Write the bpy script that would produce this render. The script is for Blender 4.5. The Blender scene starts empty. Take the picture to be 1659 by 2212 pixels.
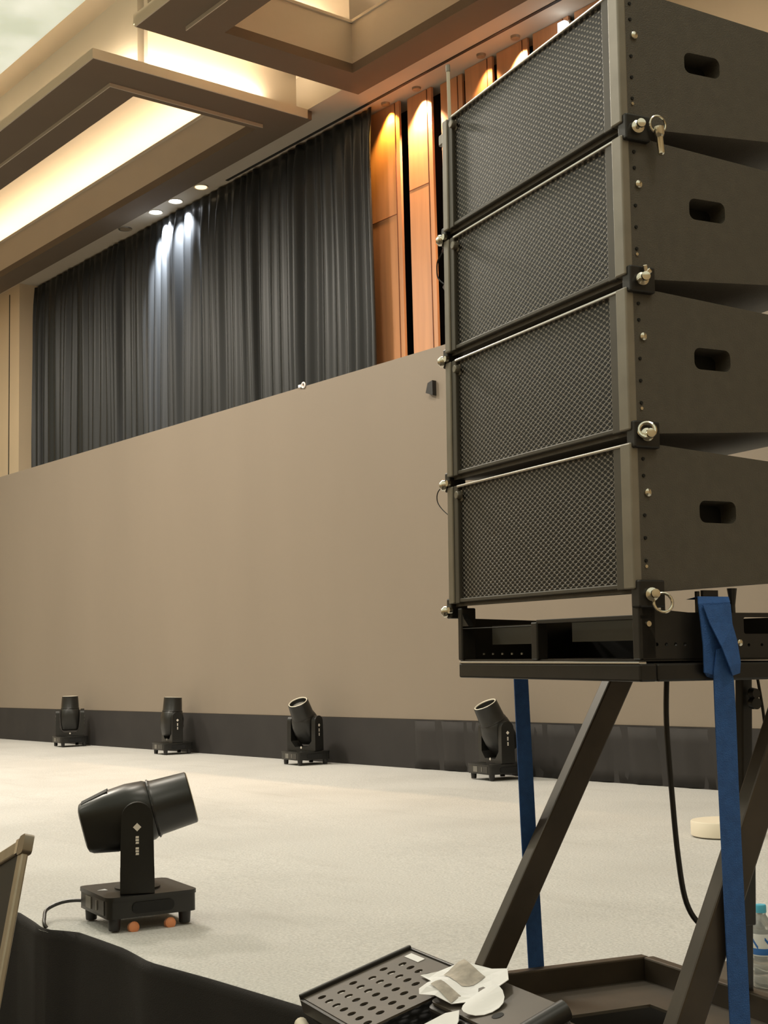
import bpy, bmesh, math, random
from mathutils import Vector, Matrix
random.seed(7)
SC = bpy.context.scene
COL = SC.collection

# ------------------------------------------------------------------ camera
f0, az, pit, rol = 2927.8, math.radians(51.2318), math.radians(6.2852), math.radians(-1.4001)
fw = Vector((-math.sin(az)*math.cos(pit), math.cos(az)*math.cos(pit), math.sin(pit)))
rt = Vector((math.cos(az), math.sin(az), 0))
up = rt.cross(fw)
r2 = math.cos(rol)*rt + math.sin(rol)*up
u2 = -math.sin(rol)*rt + math.cos(rol)*up
cd = bpy.data.cameras.new('camera'); cam = bpy.data.objects.new('camera', cd); COL.objects.link(cam)
cd.sensor_fit = 'VERTICAL'; cd.sensor_height = 24.0; cd.lens = f0/2212*24.0
cd.clip_start = 0.05; cd.clip_end = 200
cam.matrix_world = Matrix(((r2.x, u2.x, -fw.x, 0), (r2.y, u2.y, -fw.y, 0), (r2.z, u2.z, -fw.z, 1.55), (0, 0, 0, 1)))
SC.camera = cam
SC.view_settings.view_transform = 'Standard'; SC.view_settings.look = 'None'
SC.view_settings.gamma = 1; SC.view_settings.use_curve_mapping = False
SC.view_settings.exposure = 0.0

# ------------------------------------------------------------------ world and lights
wd = bpy.data.worlds.new('world'); SC.world = wd; wd.use_nodes = True
wd.node_tree.nodes['Background'].inputs[0].default_value = (1.0, .82, .62, 1)
wd.node_tree.nodes['Background'].inputs[1].default_value = 0.05

def area(name, loc, size, power, color, up_=False, disk=False, size_y=None, aim=None, spread=180):
    l = bpy.data.lights.new(name, 'AREA'); l.energy = power; l.color = color; l.spread = math.radians(spread)
    if disk: l.shape = 'DISK'; l.size = size
    else:
        l.shape = 'RECTANGLE'; l.size = size; l.size_y = size_y or size
    o = bpy.data.objects.new(name, l); COL.objects.link(o); o.location = loc
    if up_: o.rotation_euler = (math.pi, 0, 0)
    if aim is not None:
        o.rotation_euler = (Vector(aim)-Vector(loc)).to_track_quat('-Z', 'Y').to_euler()
    return o
WARM = (1.0, .82, .58); WARM2 = (1.0, .78, .52)
# unseen hall lamps, added near ceiling height for key and fill light
KEY = [(-12.5, 3.6, 7.5, 460), (-8.0, 4.2, 7.5, 160), (-17.0, 3.8, 7.5, 260), (-3.5, 4.0, 7.5, 100), (-10.0, -2.0, 7.5, 120), (1.5, 1.5, 7.5, 50), (-6, -7, 7.5, 70)]
for i, (x, y, z, p) in enumerate(KEY):
    area('hall_added_lamp', (x, y, z), 1.1, p, (1.0, .91, .78), disk=True)
# cove strips (hidden LED strips lying on the ceiling ledges, shining up)
area('cove_strip_lamp', (-17.9, 8.80, 8.17), 10.9, 150, WARM2, up_=True, size_y=.05)
area('cove_strip_lamp', (-6.8, 8.80, 8.17), 7.2, 80, WARM2, up_=True, size_y=.05)
area('cove_strip_lamp', (-10.85, 7.2, 8.17), .05, 22, WARM2, up_=True, size_y=2.0)
area('cove_strip_lamp', (-17.5, 6.40, 7.71), 10.6, 210, WARM, size_y=.05, aim=(-17.5, 6.62, 7.79), spread=120)
area('cove_strip_lamp', (-7.3, 6.40, 7.71), 6.6, 130, WARM, size_y=.05, aim=(-7.3, 6.62, 7.79), spread=120)
area('cove_strip_lamp', (-11.90, 7.2, 7.72), .05, 24, WARM, up_=True, size_y=1.6)

# ------------------------------------------------------------------ materials
def mat(name, col, rough=.5, metal=0.0, noise=None, bump=None, spec=None, emit=None, trans=None, coat=None):
    m = bpy.data.materials.new(name); m.use_nodes = True
    nt = m.node_tree; b = nt.nodes['Principled BSDF']
    b.inputs['Base Color'].default_value = (*col, 1); b.inputs['Roughness'].default_value = rough
    b.inputs['Metallic'].default_value = metal
    if spec is not None: b.inputs['Specular IOR Level'].default_value = spec
    if coat: b.inputs['Coat Weight'].default_value = coat
    if trans: b.inputs['Transmission Weight'].default_value = trans
    tc = nt.nodes.new('ShaderNodeTexCoord')
    if noise:
        sc, amt = noise[:2]
        n = nt.nodes.new('ShaderNodeTexNoise'); n.inputs['Scale'].default_value = sc; n.inputs['Detail'].default_value = 4
        if len(noise) > 2:
            mp = nt.nodes.new('ShaderNodeMapping'); mp.inputs['Scale'].default_value = noise[2]
            nt.links.new(tc.outputs['Object'], mp.inputs[0]); nt.links.new(mp.outputs[0], n.inputs['Vector'])
        else: nt.links.new(tc.outputs['Object'], n.inputs['Vector'])
        r = nt.nodes.new('ShaderNodeValToRGB')
        r.color_ramp.elements[0].position = .3; r.color_ramp.elements[1].position = .7
        r.color_ramp.elements[0].color = (*[max(0, c*(1-amt)) for c in col], 1)
        r.color_ramp.elements[1].color = (*[min(1, c*(1+amt)) for c in col], 1)
        nt.links.new(n.outputs['Fac'], r.inputs[0]); nt.links.new(r.outputs[0], b.inputs['Base Color'])
    if bump:
        n = nt.nodes.new('ShaderNodeTexNoise'); n.inputs['Scale'].default_value = bump[0]; n.inputs['Detail'].default_value = 3
        nt.links.new(tc.outputs['Object'], n.inputs['Vector'])
        bp = nt.nodes.new('ShaderNodeBump'); bp.inputs['Strength'].default_value = bump[1]; bp.inputs['Distance'].default_value = .01
        nt.links.new(n.outputs['Fac'], bp.inputs['Height']); nt.links.new(bp.outputs[0], b.inputs['Normal'])
    if emit:
        b.inputs['Emission Color'].default_value = (*emit[:3], 1); b.inputs['Emission Strength'].default_value = emit[3]
    return m

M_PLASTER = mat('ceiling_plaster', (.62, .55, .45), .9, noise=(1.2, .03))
M_RING_SHADE = mat('ring_plaster_shaded', (.17, .13, .093), .9, noise=(1.2, .03))  # plaster darkened to paint in the shade under the rings
M_GROOVE = mat('groove_dark', (.02, .018, .015), .8)
M_WALL = mat('beige_wall', (.80, .63, .43), .7, noise=(.8, .05, (1, 1, .3)))
M_WOOD = mat('orange_wood_veneer', (.70, .34, .165), .42, noise=(3.0, .10, (4, 4, .25)))
M_BLACKWALL = mat('dark_gap', (.012, .010, .009), .9)
M_FLOOR = mat('hall_carpet', (.10, .08, .06), .95, noise=(6, .3))
M_STAGE = mat('stage_carpet', (.56, .535, .475), .97)
M_SKIRT = mat('black_stage_cloth', (.013, .0108, .0102), .9, noise=(3, .2), bump=(300, .3))
M_SKIRT2 = mat('black_skirt_cloth', (.026, .0225, .021), .8, noise=(3, .15))
M_CURT = mat('charcoal_drape', (.012, .0135, .0145), .42, noise=(4, .15, (1, 1, .1)))
M_SCREEN = mat('led_screen_face', (.255, .209, .163), .50, noise=(.55, .05, (1, 1, .25)), spec=.3)
M_CAB = mat('charcoal_paint', (.105, .091, .073), .55, noise=(40, .08), bump=(420, .25))
M_BLACK = mat('black_powder_coat', (.016, .014, .013), .42, noise=(20, .2))
M_BLACKM = mat('black_moulded_plastic', (.013, .0125, .011), .36, noise=(12, .15))
M_DARK = mat('deep_black', (.004, .004, .004), .7)
M_RAIL = mat('grey_steel_rail', (.30, .275, .235), .38, .4, noise=(15, .1))
M_EDGE = mat('bright_steel_edge', (.70, .68, .66), .22, .9)
M_CHROME = mat('chrome', (.80, .76, .66), .18, 1.0)
M_BLUE = mat('blue_webbing', (.035, .125, .40), .7, noise=(60, .12), bump=(500, .4))
M_WHITE = mat('white_paper', (.90, .89, .91), .7, noise=(9, .06))
M_LOGO = mat('white_print', (.80, .74, .66), .6)
M_ORANGE = mat('orange_plastic', (.75, .28, .12), .5)
M_LEGB = mat('dark_bronze_tube', (.058, .044, .032), .38, .2, noise=(9, .25))
M_ALU = mat('brushed_aluminium', (.42, .36, .28), .38, .6, noise=(30, .1))
M_TAG = mat('dark_red_tag', (.06, .015, .012), .5)
M_GLASS = mat('lens_glass', (.25, .24, .22), .05, 0, spec=1.0, coat=1.0)
M_CREAM = mat('cream_disc', (.80, .72, .58), .6)
M_DISP = mat('grey_display', (.16, .15, .13), .3)
M_SHELF = mat('brown_black_steel', (.085, .07, .055), .45, noise=(8, .15))

def carpet(m):
    nt = m.node_tree; L = nt.links; b = nt.nodes['Principled BSDF']; tc = nt.nodes.new('ShaderNodeTexCoord')
    def nz(sc, det, lo, hi, c0, c1, stretch=(1, 1, 1)):
        mp = nt.nodes.new('ShaderNodeMapping'); mp.inputs['Scale'].default_value = stretch; L.new(tc.outputs['Object'], mp.inputs[0])
        n = nt.nodes.new('ShaderNodeTexNoise'); n.inputs['Scale'].default_value = sc; n.inputs['Detail'].default_value = det; L.new(mp.outputs[0], n.inputs['Vector'])
        r = nt.nodes.new('ShaderNodeValToRGB'); L.new(n.outputs['Fac'], r.inputs[0])
        r.color_ramp.elements[0].position = lo; r.color_ramp.elements[1].position = hi
        r.color_ramp.elements[0].color = (*c0, 1); r.color_ramp.elements[1].color = (*c1, 1); return r.outputs[0], n
    a, _ = nz(.9, 4, .35, .6, (.50, .49, .47), (.56, .55, .53))
    c, n2 = nz(95, 3, .3, .7, (.82, .82, .82), (1.12, 1.12, 1.12))
    d, _ = nz(2.2, 5, .30, .42, (.93, .925, .92), (1, 1, 1), (.5, 3.0, 1))
    m1 = nt.nodes.new('ShaderNodeMixRGB'); m1.blend_type = 'MULTIPLY'; m1.inputs[0].default_value = 1; L.new(a, m1.inputs[1]); L.new(c, m1.inputs[2])
    m2 = nt.nodes.new('ShaderNodeMixRGB'); m2.blend_type = 'MULTIPLY'; m2.inputs[0].default_value = .8; L.new(m1.outputs[0], m2.inputs[1]); L.new(d, m2.inputs[2])
    L.new(m2.outputs[0], b.inputs['Base Color'])
    bp = nt.nodes.new('ShaderNodeBump'); bp.inputs['Strength'].default_value = .5; bp.inputs['Distance'].default_value = .008
    L.new(n2.outputs['Fac'], bp.inputs['Height']); L.new(bp.outputs[0], b.inputs['Normal'])
carpet(M_STAGE)
def emis(name, col, s):
    m = bpy.data.materials.new(name); m.use_nodes = True; nt = m.node_tree
    b = nt.nodes['Principled BSDF']; b.inputs['Base Color'].default_value = (*col, 1)
    b.inputs['Emission Color'].default_value = (*col, 1); b.inputs['Emission Strength'].default_value = s
    return m
M_LAMP = emis('cool_lamp_face', (.9, .94, 1.0), 9)
M_LAMPW = emis('warm_lamp_face', (1.0, .78, .48), 1.6)
M_LAMPH = emis('hall_lamp_face', (1.0, .86, .66), 4)

def mat_grille():
    m = bpy.data.materials.new('hex_grille'); m.use_nodes = True; nt = m.node_tree; L = nt.links
    b = nt.nodes['Principled BSDF']; b.inputs['Roughness'].default_value = .42; b.inputs['Metallic'].default_value = .3
    tc = nt.nodes.new('ShaderNodeTexCoord'); sp = nt.nodes.new('ShaderNodeSeparateXYZ'); L.new(tc.outputs['Object'], sp.inputs[0])
    def mth(op, a, c=None, cc=None):
        n = nt.nodes.new('ShaderNodeMath'); n.operation = op
        for i, v in enumerate((a, c, cc)):
            if v is None: continue
            if isinstance(v, (int, float)): n.inputs[i].default_value = v
            else: L.new(v, n.inputs[i])
        return n.outputs[0]
    px, pz = .0185, .0108
    def cell(ox, oz):
        u = mth('SUBTRACT', mth('FRACT', mth('ADD', mth('DIVIDE', sp.outputs[0], px), ox)), .5)
        v = mth('SUBTRACT', mth('FRACT', mth('ADD', mth('DIVIDE', sp.outputs[2], pz), oz)), .5)
        u = mth('MULTIPLY', u, px/.0068); v = mth('MULTIPLY', v, pz/.0037)
        return mth('ADD', mth('MULTIPLY', u, u), mth('MULTIPLY', v, v))
    d = mth('MINIMUM', cell(0, 0), cell(.5, .5))
    r = nt.nodes.new('ShaderNodeValToRGB'); L.new(d, r.inputs[0])
    r.color_ramp.elements[0].position = .75; r.color_ramp.elements[0].color = (.003, .003, .003, 1)
    r.color_ramp.elements[1].position = 1.0; r.color_ramp.elements[1].color = (.27, .25, .225, 1)
    L.new(r.outputs[0], b.inputs['Base Color'])
    bp = nt.nodes.new('ShaderNodeBump'); bp.inputs['Strength'].default_value = .8; bp.inputs['Distance'].default_value = .002
    L.new(r.outputs[0], bp.inputs['Height']); L.new(bp.outputs[0], b.inputs['Normal'])
    return m
M_GRILLE = mat_grille()

def mat_panel():   # pale ceiling raft, emission stands in for light falling on it
    m = bpy.data.materials.new('raft_painted_glow'); m.use_nodes = True; nt = m.node_tree; L = nt.links
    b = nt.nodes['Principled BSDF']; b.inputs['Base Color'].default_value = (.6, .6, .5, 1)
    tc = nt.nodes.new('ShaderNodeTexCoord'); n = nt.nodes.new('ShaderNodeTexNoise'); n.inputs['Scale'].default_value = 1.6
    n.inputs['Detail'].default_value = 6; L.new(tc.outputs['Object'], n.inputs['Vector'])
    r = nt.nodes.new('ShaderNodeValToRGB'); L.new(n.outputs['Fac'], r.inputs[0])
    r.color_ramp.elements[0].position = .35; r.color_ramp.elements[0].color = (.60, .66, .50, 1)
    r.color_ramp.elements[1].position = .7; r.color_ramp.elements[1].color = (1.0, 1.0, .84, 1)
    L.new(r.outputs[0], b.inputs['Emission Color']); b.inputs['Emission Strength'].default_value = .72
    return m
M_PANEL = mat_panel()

# ------------------------------------------------------------------ mesh helpers
class MB:
    def __init__(s): s.bm = bmesh.new()
    def face(s, vs):
        try: return s.bm.faces.new([s.bm.verts.new(v) for v in vs])
        except ValueError: return None
    def box(s, a, b, mtx=None):
        x0, y0, z0 = a; x1, y1, z1 = b
        P = [(x0, y0, z0), (x1, y0, z0), (x1, y1, z0), (x0, y1, z0), (x0, y0, z1), (x1, y0, z1), (x1, y1, z1), (x0, y1, z1)]
        if mtx: P = [mtx @ Vector(p) for p in P]
        v = [s.bm.verts.new(p) for p in P]
        for q in ((0, 3, 2, 1), (4, 5, 6, 7), (0, 1, 5, 4), (1, 2, 6, 5), (2, 3, 7, 6), (3, 0, 4, 7)):
            s.bm.faces.new([v[i] for i in q])
        return s
    def bar(s, p0, p1, w, h, side=(1, 0, 0)):   # rectangular bar between points; side = direction of w
        p0, p1 = Vector(p0), Vector(p1); d = (p1-p0).normalized(); sd = Vector(side); sd = (sd - d*sd.dot(d)).normalized(); t = d.cross(sd)
        v = []
        for p in (p0, p1):
            for a, b in ((-1, -1), (1, -1), (1, 1), (-1, 1)): v.append(s.bm.verts.new(p+sd*a*w/2+t*b*h/2))
        for q in ((0, 3, 2, 1), (4, 5, 6, 7), (0, 1, 5, 4), (1, 2, 6, 5), (2, 3, 7, 6), (3, 0, 4, 7)):
            s.bm.faces.new([v[i] for i in q])
        return s
    def tube(s, pts, r, n=8, cap=True):
        pts = [Vector(p) for p in pts]; rings = []; prev = None
        for i, p in enumerate(pts):
            d = (pts[min(i+1, len(pts)-1)]-pts[max(i-1, 0)]).normalized()
            if prev is None: a = d.orthogonal().normalized()
            else: a = (prev - d*prev.dot(d)).normalized()
            prev = a; b = d.cross(a); rr = r[i] if isinstance(r, (list, tuple)) else r
            rings.append([s.bm.verts.new(p+(a*math.cos(2*math.pi*k/n)+b*math.sin(2*math.pi*k/n))*rr) for k in range(n)])
        for A, B in zip(rings, rings[1:]):
            for k in range(n): s.bm.faces.new((A[k], A[(k+1) % n], B[(k+1) % n], B[k]))
        if cap: s.bm.faces.new(rings[0][::-1]); s.bm.faces.new(rings[-1])
        return s
    def torus(s, c, ax, R, r, n=24, m=8, arc=(0, 2*math.pi)):
        c = Vector(c); ax = Vector(ax).normalized(); a = ax.orthogonal().normalized(); b = ax.cross(a)
        pts = [c+(a*math.cos(t)+b*math.sin(t))*R for t in [arc[0]+(arc[1]-arc[0])*i/n for i in range(n+1)]]
        return s.tube(pts, r, m)
    def lathe(s, prof, c=(0, 0, 0), ax=(0, 0, 1), n=28, close=True):   # prof: (radius, height)
        c = Vector(c); ax = Vector(ax).normalized(); a = ax.orthogonal().normalized(); b = ax.cross(a); rings = []
        for r, h in prof:
            rings.append([s.bm.verts.new(c+ax*h+(a*math.cos(2*math.pi*k/n)+b*math.sin(2*math.pi*k/n))*max(r, 1e-4)) for k in range(n)])
        for A, B in zip(rings, rings[1:]):
            for k in range(n): s.bm.faces.new((A[k], A[(k+1) % n], B[(k+1) % n], B[k]))
        if close: s.bm.faces.new(rings[0][::-1]); s.bm.faces.new(rings[-1])
        return s
    def loft(s, rings, cap=True):
        R = [[s.bm.verts.new(p) for p in ring] for ring in rings]; n = len(R[0])
        for A, B in zip(R, R[1:]):
            for k in range(n): s.bm.faces.new((A[k], A[(k+1) % n], B[(k+1) % n], B[k]))
        if cap: s.bm.faces.new(R[0][::-1]); s.bm.faces.new(R[-1])
        return s
    def prism(s, poly, fn, h0, h1):   # poly 2-D, fn(u, v, h) -> 3-D
        return s.loft([[fn(u, v, h0) for u, v in poly], [fn(u, v, h1) for u, v in poly]])
    def holed(s, outer, inners, fn):
        es = []
        loops = []
        for lp in [outer]+inners:
            vs = [s.bm.verts.new(fn(u, v)) for u, v in lp]; loops.append(vs)
            es += [s.bm.edges.new((vs[i], vs[(i+1) % len(vs)])) for i in range(len(vs))]
        bmesh.ops.triangle_fill(s.bm, use_beauty=True, use_dissolve=False, edges=es)
        return loops

def obj(name, mb, m, parent=None, bevel=0, smooth=False, seg=2, label=None):
    me = bpy.data.meshes.new(name); bm = mb.bm
    bmesh.ops.recalc_face_normals(bm, faces=bm.faces[:]); bm.to_mesh(me); bm.free()
    me.materials.append(m); o = bpy.data.objects.new(name, me); COL.objects.link(o)
    if smooth:
        for p in me.polygons: p.use_smooth = True
        md = o.modifiers.new('split', 'EDGE_SPLIT'); md.split_angle = math.radians(40)
    if bevel:
        md = o.modifiers.new('bevel', 'BEVEL'); md.width = bevel; md.segments = seg; md.limit_method = 'ANGLE'; md.angle_limit = math.radians(50)
    if parent: o.parent = parent
    if label: o['label'] = label
    return o
def tag(o, label, cat, group=None, kind=None):
    o['label'] = label; o['category'] = cat
    if group: o['group'] = group
    if kind: o['kind'] = kind
    return o
def thing(name, label, cat, mtx=None, group=None):
    o = bpy.data.objects.new(name, None); COL.objects.link(o); o.empty_display_size = .1
    if mtx is not None: o.matrix_world = mtx
    return tag(o, label, cat, group)
def struct(name, mb, m, **k):
    o = obj(name, mb, m, **k); o['kind'] = 'structure'; return o
def copy_tree(o, parent=None):
    c = o.copy(); COL.objects.link(c)
    if parent: c.parent = parent
    for ch in list(o.children): copy_tree(ch, c)
    return c
def rrect(x0, y0, x1, y1, r, n=5):
    out = []
    for cx, cy, a0 in ((x1-r, y1-r, 0), (x0+r, y1-r, 90), (x0+r, y0+r, 180), (x1-r, y0+r, 270)):
        for i in range(n+1):
            a = math.radians(a0+90*i/n); out.append((cx+r*math.cos(a), cy+r*math.sin(a)))
    return out

# ------------------------------------------------------------------ setting: floor, walls
struct('floor', MB().box((-26, -14, -.1), (9, 10, 0)), M_FLOOR)
struct('wall_back', MB().box((-26, 9.42, 0), (9, 9.6, 9)), M_BLACKWALL)
struct('wall_left', MB().box((-26, -14, 0), (-25.8, 9.42, 9)), M_WALL)
struct('wall_right', MB().box((8.8, -14, 0), (9, 9.42, 9)), M_WALL)
struct('wall_front', MB().box((-26, -14.2, 0), (9, -14, 9)), M_WALL)
# beige pier left of the drapes
struct('wall_pier', MB().box((-25.8, 8.72, 0), (-19.98, 9.42, 7.67)).box((-22, 9.0, 0), (-20.25, 9.42, 7.67)), M_WALL)
struct('trim_1', MB().box((-20.37, 8.715, 0), (-20.345, 8.74, 7.57)), M_GROOVE)
# ceiling: high slab, soffit, two dropped rings, ledges
ZT = 8.75
struct('ceiling', MB().box((-26, -14, ZT), (9, 9.6, ZT+.1)), M_PLASTER)
# soffit next to the wall, with the long dark slot in it
sf = MB()
sf.box((-26, 8.50, 7.67), (9, 8.93, 8.10)); sf.box((-26, 8.97, 7.67), (-14.17, 9.42, 8.10))
sf.box((-26, 8.93, 7.67), (-14.17, 8.97, 8.10)); sf.box((-14.17, 8.97, 7.67), (9, 9.42, 8.10))
struct('trim_2', sf, M_PLASTER)
struct('trim_3', MB().box((-14.17, 8.931, 7.664), (9, 8.969, 7.70)), M_GROOVE)  # near-black strip fills the slot and paints in its shade
# ring one (left) : arms, lower lip, ledge behind its far side
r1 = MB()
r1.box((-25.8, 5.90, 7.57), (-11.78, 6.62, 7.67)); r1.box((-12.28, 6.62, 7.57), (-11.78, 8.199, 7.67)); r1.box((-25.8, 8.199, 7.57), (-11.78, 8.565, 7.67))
struct('trim_4', r1, M_RING_SHADE)
struct('trim_24', MB().box((-25.8, 5.885, 7.57), (-11.765, 5.90, 7.672)).box((-11.78, 5.90, 7.57), (-11.765, 8.50, 7.672)), M_PLASTER)  # ring facings in the paler plaster, split off as the lit side
struct('trim_25', MB().box((-10.94, 5.905, 7.57), (-3.0, 5.92, 7.672)), M_PLASTER)
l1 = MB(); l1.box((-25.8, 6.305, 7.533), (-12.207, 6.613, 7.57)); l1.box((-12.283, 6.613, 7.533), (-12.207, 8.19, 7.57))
struct('trim_5', l1, M_RING_SHADE)
struct('trim_26', MB().box((-25.8, 6.295, 7.531), (-12.197, 6.305, 7.57)).box((-12.207, 6.305, 7.531), (-12.197, 8.19, 7.57)), M_PLASTER)
struct('trim_27', MB().box((-10.66, 6.295, 7.531), (-3.2, 6.305, 7.57)), M_PLASTER)
struct('trim_6', MB().box((-25.8, 8.20, 7.67), (-12.28, 8.50, 8.10)).box((-25.8, 8.18, 8.10), (-12.28, 8.24, 8.13)), M_PLASTER)
struct('trim_7', MB().box((-25.8, 6.62, 7.67), (-12.28, 6.70, ZT)).box((-12.06, 6.62, 7.67), (-11.98, 8.5, ZT)).box((-12.28, 6.62, 7.67), (-12.20, 8.5, ZT)), M_PLASTER)
# bay between the rings
struct('trim_8', MB().box((-11.98, 6.45, 8.16), (-11.05, 8.5, 8.26)), M_PLASTER)
# ring two (right)
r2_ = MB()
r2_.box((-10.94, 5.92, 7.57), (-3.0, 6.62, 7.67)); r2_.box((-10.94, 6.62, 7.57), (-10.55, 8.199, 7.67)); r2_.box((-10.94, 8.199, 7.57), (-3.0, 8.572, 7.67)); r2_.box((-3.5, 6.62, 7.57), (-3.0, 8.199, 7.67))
struct('trim_9', r2_, M_RING_SHADE)
struct('trim_10', MB().box((-10.66, 6.305, 7.533), (-3.2, 6.62, 7.57)), M_RING_SHADE)
l2 = MB(); l2.box((-11.05, 8.20, 7.67), (-3.0, 8.50, 8.10)); l2.box((-11.05, 6.62, 7.67), (-10.55, 8.20, 8.10))
l2.box((-10.57, 6.7, 8.10), (-10.53, 8.24, 8.13)); l2.box((-10.57, 8.18, 8.10), (-3.0, 8.24, 8.13))
struct('trim_11', l2, M_PLASTER)
struct('trim_12', MB().box((-11.05, 6.62, 8.10), (-10.97, 8.5, ZT)).box((-11.05, 6.62, 7.67), (-3.0, 6.70, ZT)), M_PLASTER)
# central raft, its brightness put in as emission
pn = obj('ceiling_raft', MB().box((-25.8, -13.9, 7.60), (8.8, 5.33, 7.66)), M_PANEL)
tag(pn, 'large pale greenish ceiling panel with painted-in glow at the top left corner', 'ceiling panel')

# wooden wall cladding right of the drapes
def wpan(n, x0, x1, y=9.25, dx=0.0):
    struct('trim_%d' % n, MB().box((x0, y, 0), (x1, y+.03, 7.665)), M_WOOD)
wedges = [(-11.9, -10.985, 9.17), (-10.90, -10.50, 9.22), (-10.405, -10.06, 9.27), (-9.98, -9.57, 9.24), (-9.50, -9.06, 9.24), (-8.98, -8.5, 9.24), (-8.42, -7.9, 9.24)]
for i, (a, b, y) in enumerate(wedges): wpan(13+i, a, b, y)
ln = MB()
for (a, b, y) in wedges[:6]: ln.box((b-.075, y-.006, 0), (b-.066, y, 7.66))
for (a, b, y), z in zip(wedges[:6], (6.40, 6.62, 6.6, 6.6, 6.5, 6.5)): ln.box((a, y-.003, z), (b-.07, y, z+.008))
struct('trim_23', ln, mat('wood_shadow_line', (.16, .05, .02), .6))

struct('wall_panel', MB().box((-7.80, 9.22, 0), (8.8, 9.40, 7.665)), M_WALL)
# wall washer downlights over the wood
def spot(loc, aim, power, color, size, blend=.6, r=.03):
    l = bpy.data.lights.new('wall_washer_lamp', 'SPOT'); l.energy = power; l.color = color; l.spot_size = math.radians(size); l.spot_blend = blend; l.shadow_soft_size = r
    o = bpy.data.objects.new('wall_washer_lamp', l); COL.objects.link(o); o.location = loc
    o.rotation_euler = (Vector(aim)-Vector(loc)).to_track_quat('-Z', 'Y').to_euler(); return o
WW = [(-11.13, 9.10, (1, .55, .10), 120, 'amber'), (-10.62, 9.12, (1, .66, .42), 280, 'warm white'), (-9.62, 9.14, (1, .6, .25), 40, 'dim amber'), (-9.12, 9.14, (1, .70, .42), 260, 'pale')]
for x, y, c, p, nm in WW:
    spot((x, y, 7.60), (x, y+.14, 6.2), p, c, 95)
place = ['nearest the right edge of the dark drapes', 'above the second wood panel from the drapes', 'above the narrow dim panel behind the speaker', 'above the bright wood panel close to the speaker grille']
for (x, y, c, p, nm), w in zip(WW, place):
    t = thing('wall_washer', 'small %s recessed wall washer lamp %s' % (nm, w), 'ceiling light', Matrix.Translation((x, y, 7.645)), 'wall washers over the wood cladding')
    obj('trim_collar', MB().lathe([(.045, 0), (.05, .025), (.036, .025), (.036, .002)], n=20), M_ALU, t, smooth=True)
    obj('lamp_face', MB().lathe([(.034, .006), (.034, .02)], n=20), emis('washer_face_'+nm.replace(' ', '_'), c, 3), t)
# white wall lantern on the cladding
t = thing('wall_lantern', 'small white glowing upright lantern on the wood wall near the top of the speaker grille', 'wall light', Matrix.Translation((-8.50, 9.19, 7.42)))
obj('back_plate', MB().box((-.06, .0, -.12), (.06, .05, .17)), M_ALU, t, bevel=.006)
obj('lamp_shade', MB().prism(rrect(-.05, -.06, .05, 0, .02), lambda u, v, h: (u, v, h), -.10, .15), emis('lantern_face', (.92, .95, 1.0), 5), t)

# ------------------------------------------------------------------ drapes
def drape(name, x0, x1, label, seed, y=9.02):
    rnd = random.Random(seed); n = int((x1-x0)/.014); zs = [0, 2.5, 4.2, 5.2, 6.0, 6.6, 7.0, 7.3, 7.5, 7.64]
    ph = 0; prof = []
    k = rnd.uniform(.12, .2); A = rnd.uniform(.03, .05); x = x0; acc = 0
    for i in range(n+1):
        prof.append((x, acc, A)); x += (x1-x0)/n; acc += (x1-x0)/n/k
        if acc >= 1: acc -= 1; k = rnd.uniform(.10, .24); A = rnd.uniform(.030, .068)
    mb = MB(); cols = []
    for i, (x, a, A) in enumerate(prof):
        c = []
        for z in zs:
            t = .35+.65*max(0, min(1, (7.64-z)/.5)); sway = .012*math.sin(z*1.3+x*2.1)
            f = 1-math.cos(2*math.pi*a)
            c.append(mb.bm.verts.new((x+sway*t, y-(.012+t*A*f*(.75+.25*math.sin(x*7+z*.35))) , z)))
        cols.append(c)
    for a, b in zip(cols, cols[1:]):
        for j in range(len(zs)-1): mb.bm.faces.new((a[j], b[j], b[j+1], a[j+1]))
    o = obj(name, mb, M_CURT); 
    for p in o.data.polygons: p.use_smooth = True
    md = o.modifiers.new('cloth', 'SOLIDIFY'); md.thickness = .006
    return tag(o, label, 'curtain', 'dark drapes on the back wall')
drape('stage_drape', -20.22, -12.92, 'wide pleated charcoal drape beside the beige pier, lit white by two downlights', 3)
drape('stage_drape', -12.915, -11.24, 'narrower pleated charcoal drape ending beside the orange wood wall', 5)
# ------------------------------------------------------------------ recessed downlights in the soffit
def dlight(x, y, on, label):
    t = thing('recessed_downlight', label, 'ceiling light', Matrix.Translation((x, y, 7.66)), 'downlights in the soffit over the drapes')
    obj('trim_ring', MB().lathe([(.075, .01), (.095, -.004), (.10, .01)], n=28, close=False), M_PLASTER if on != 0 else M_RAIL, t, smooth=True)
    obj('lamp_face', MB().lathe([(.074, -.002), (.074, .008)], n=28), {2: M_LAMP, 1: M_LAMPW, 0: mat('unlit_lamp', (.35, .28, .2), .4)}[on], t)
dlight(-15.73, 8.80, 2, 'bright white round recessed downlight, the further left of the two lit ones')
dlight(-15.20, 8.80, 2, 'bright white round recessed downlight, the one nearer the dark slot')
dlight(-14.55, 8.80, 1, 'dim warm small recessed downlight just left of the end of the dark slot')
dlight(-16.60, 8.80, 0, 'unlit recessed downlight left of the lit pair')
for x, pw in ((-15.73, 3000), (-15.20, 900)):
    spot((x, 8.80, 7.63), (x, 9.85, 5.4), pw*.8, (.84, .91, 1.0), 72, .9, .04)

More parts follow.
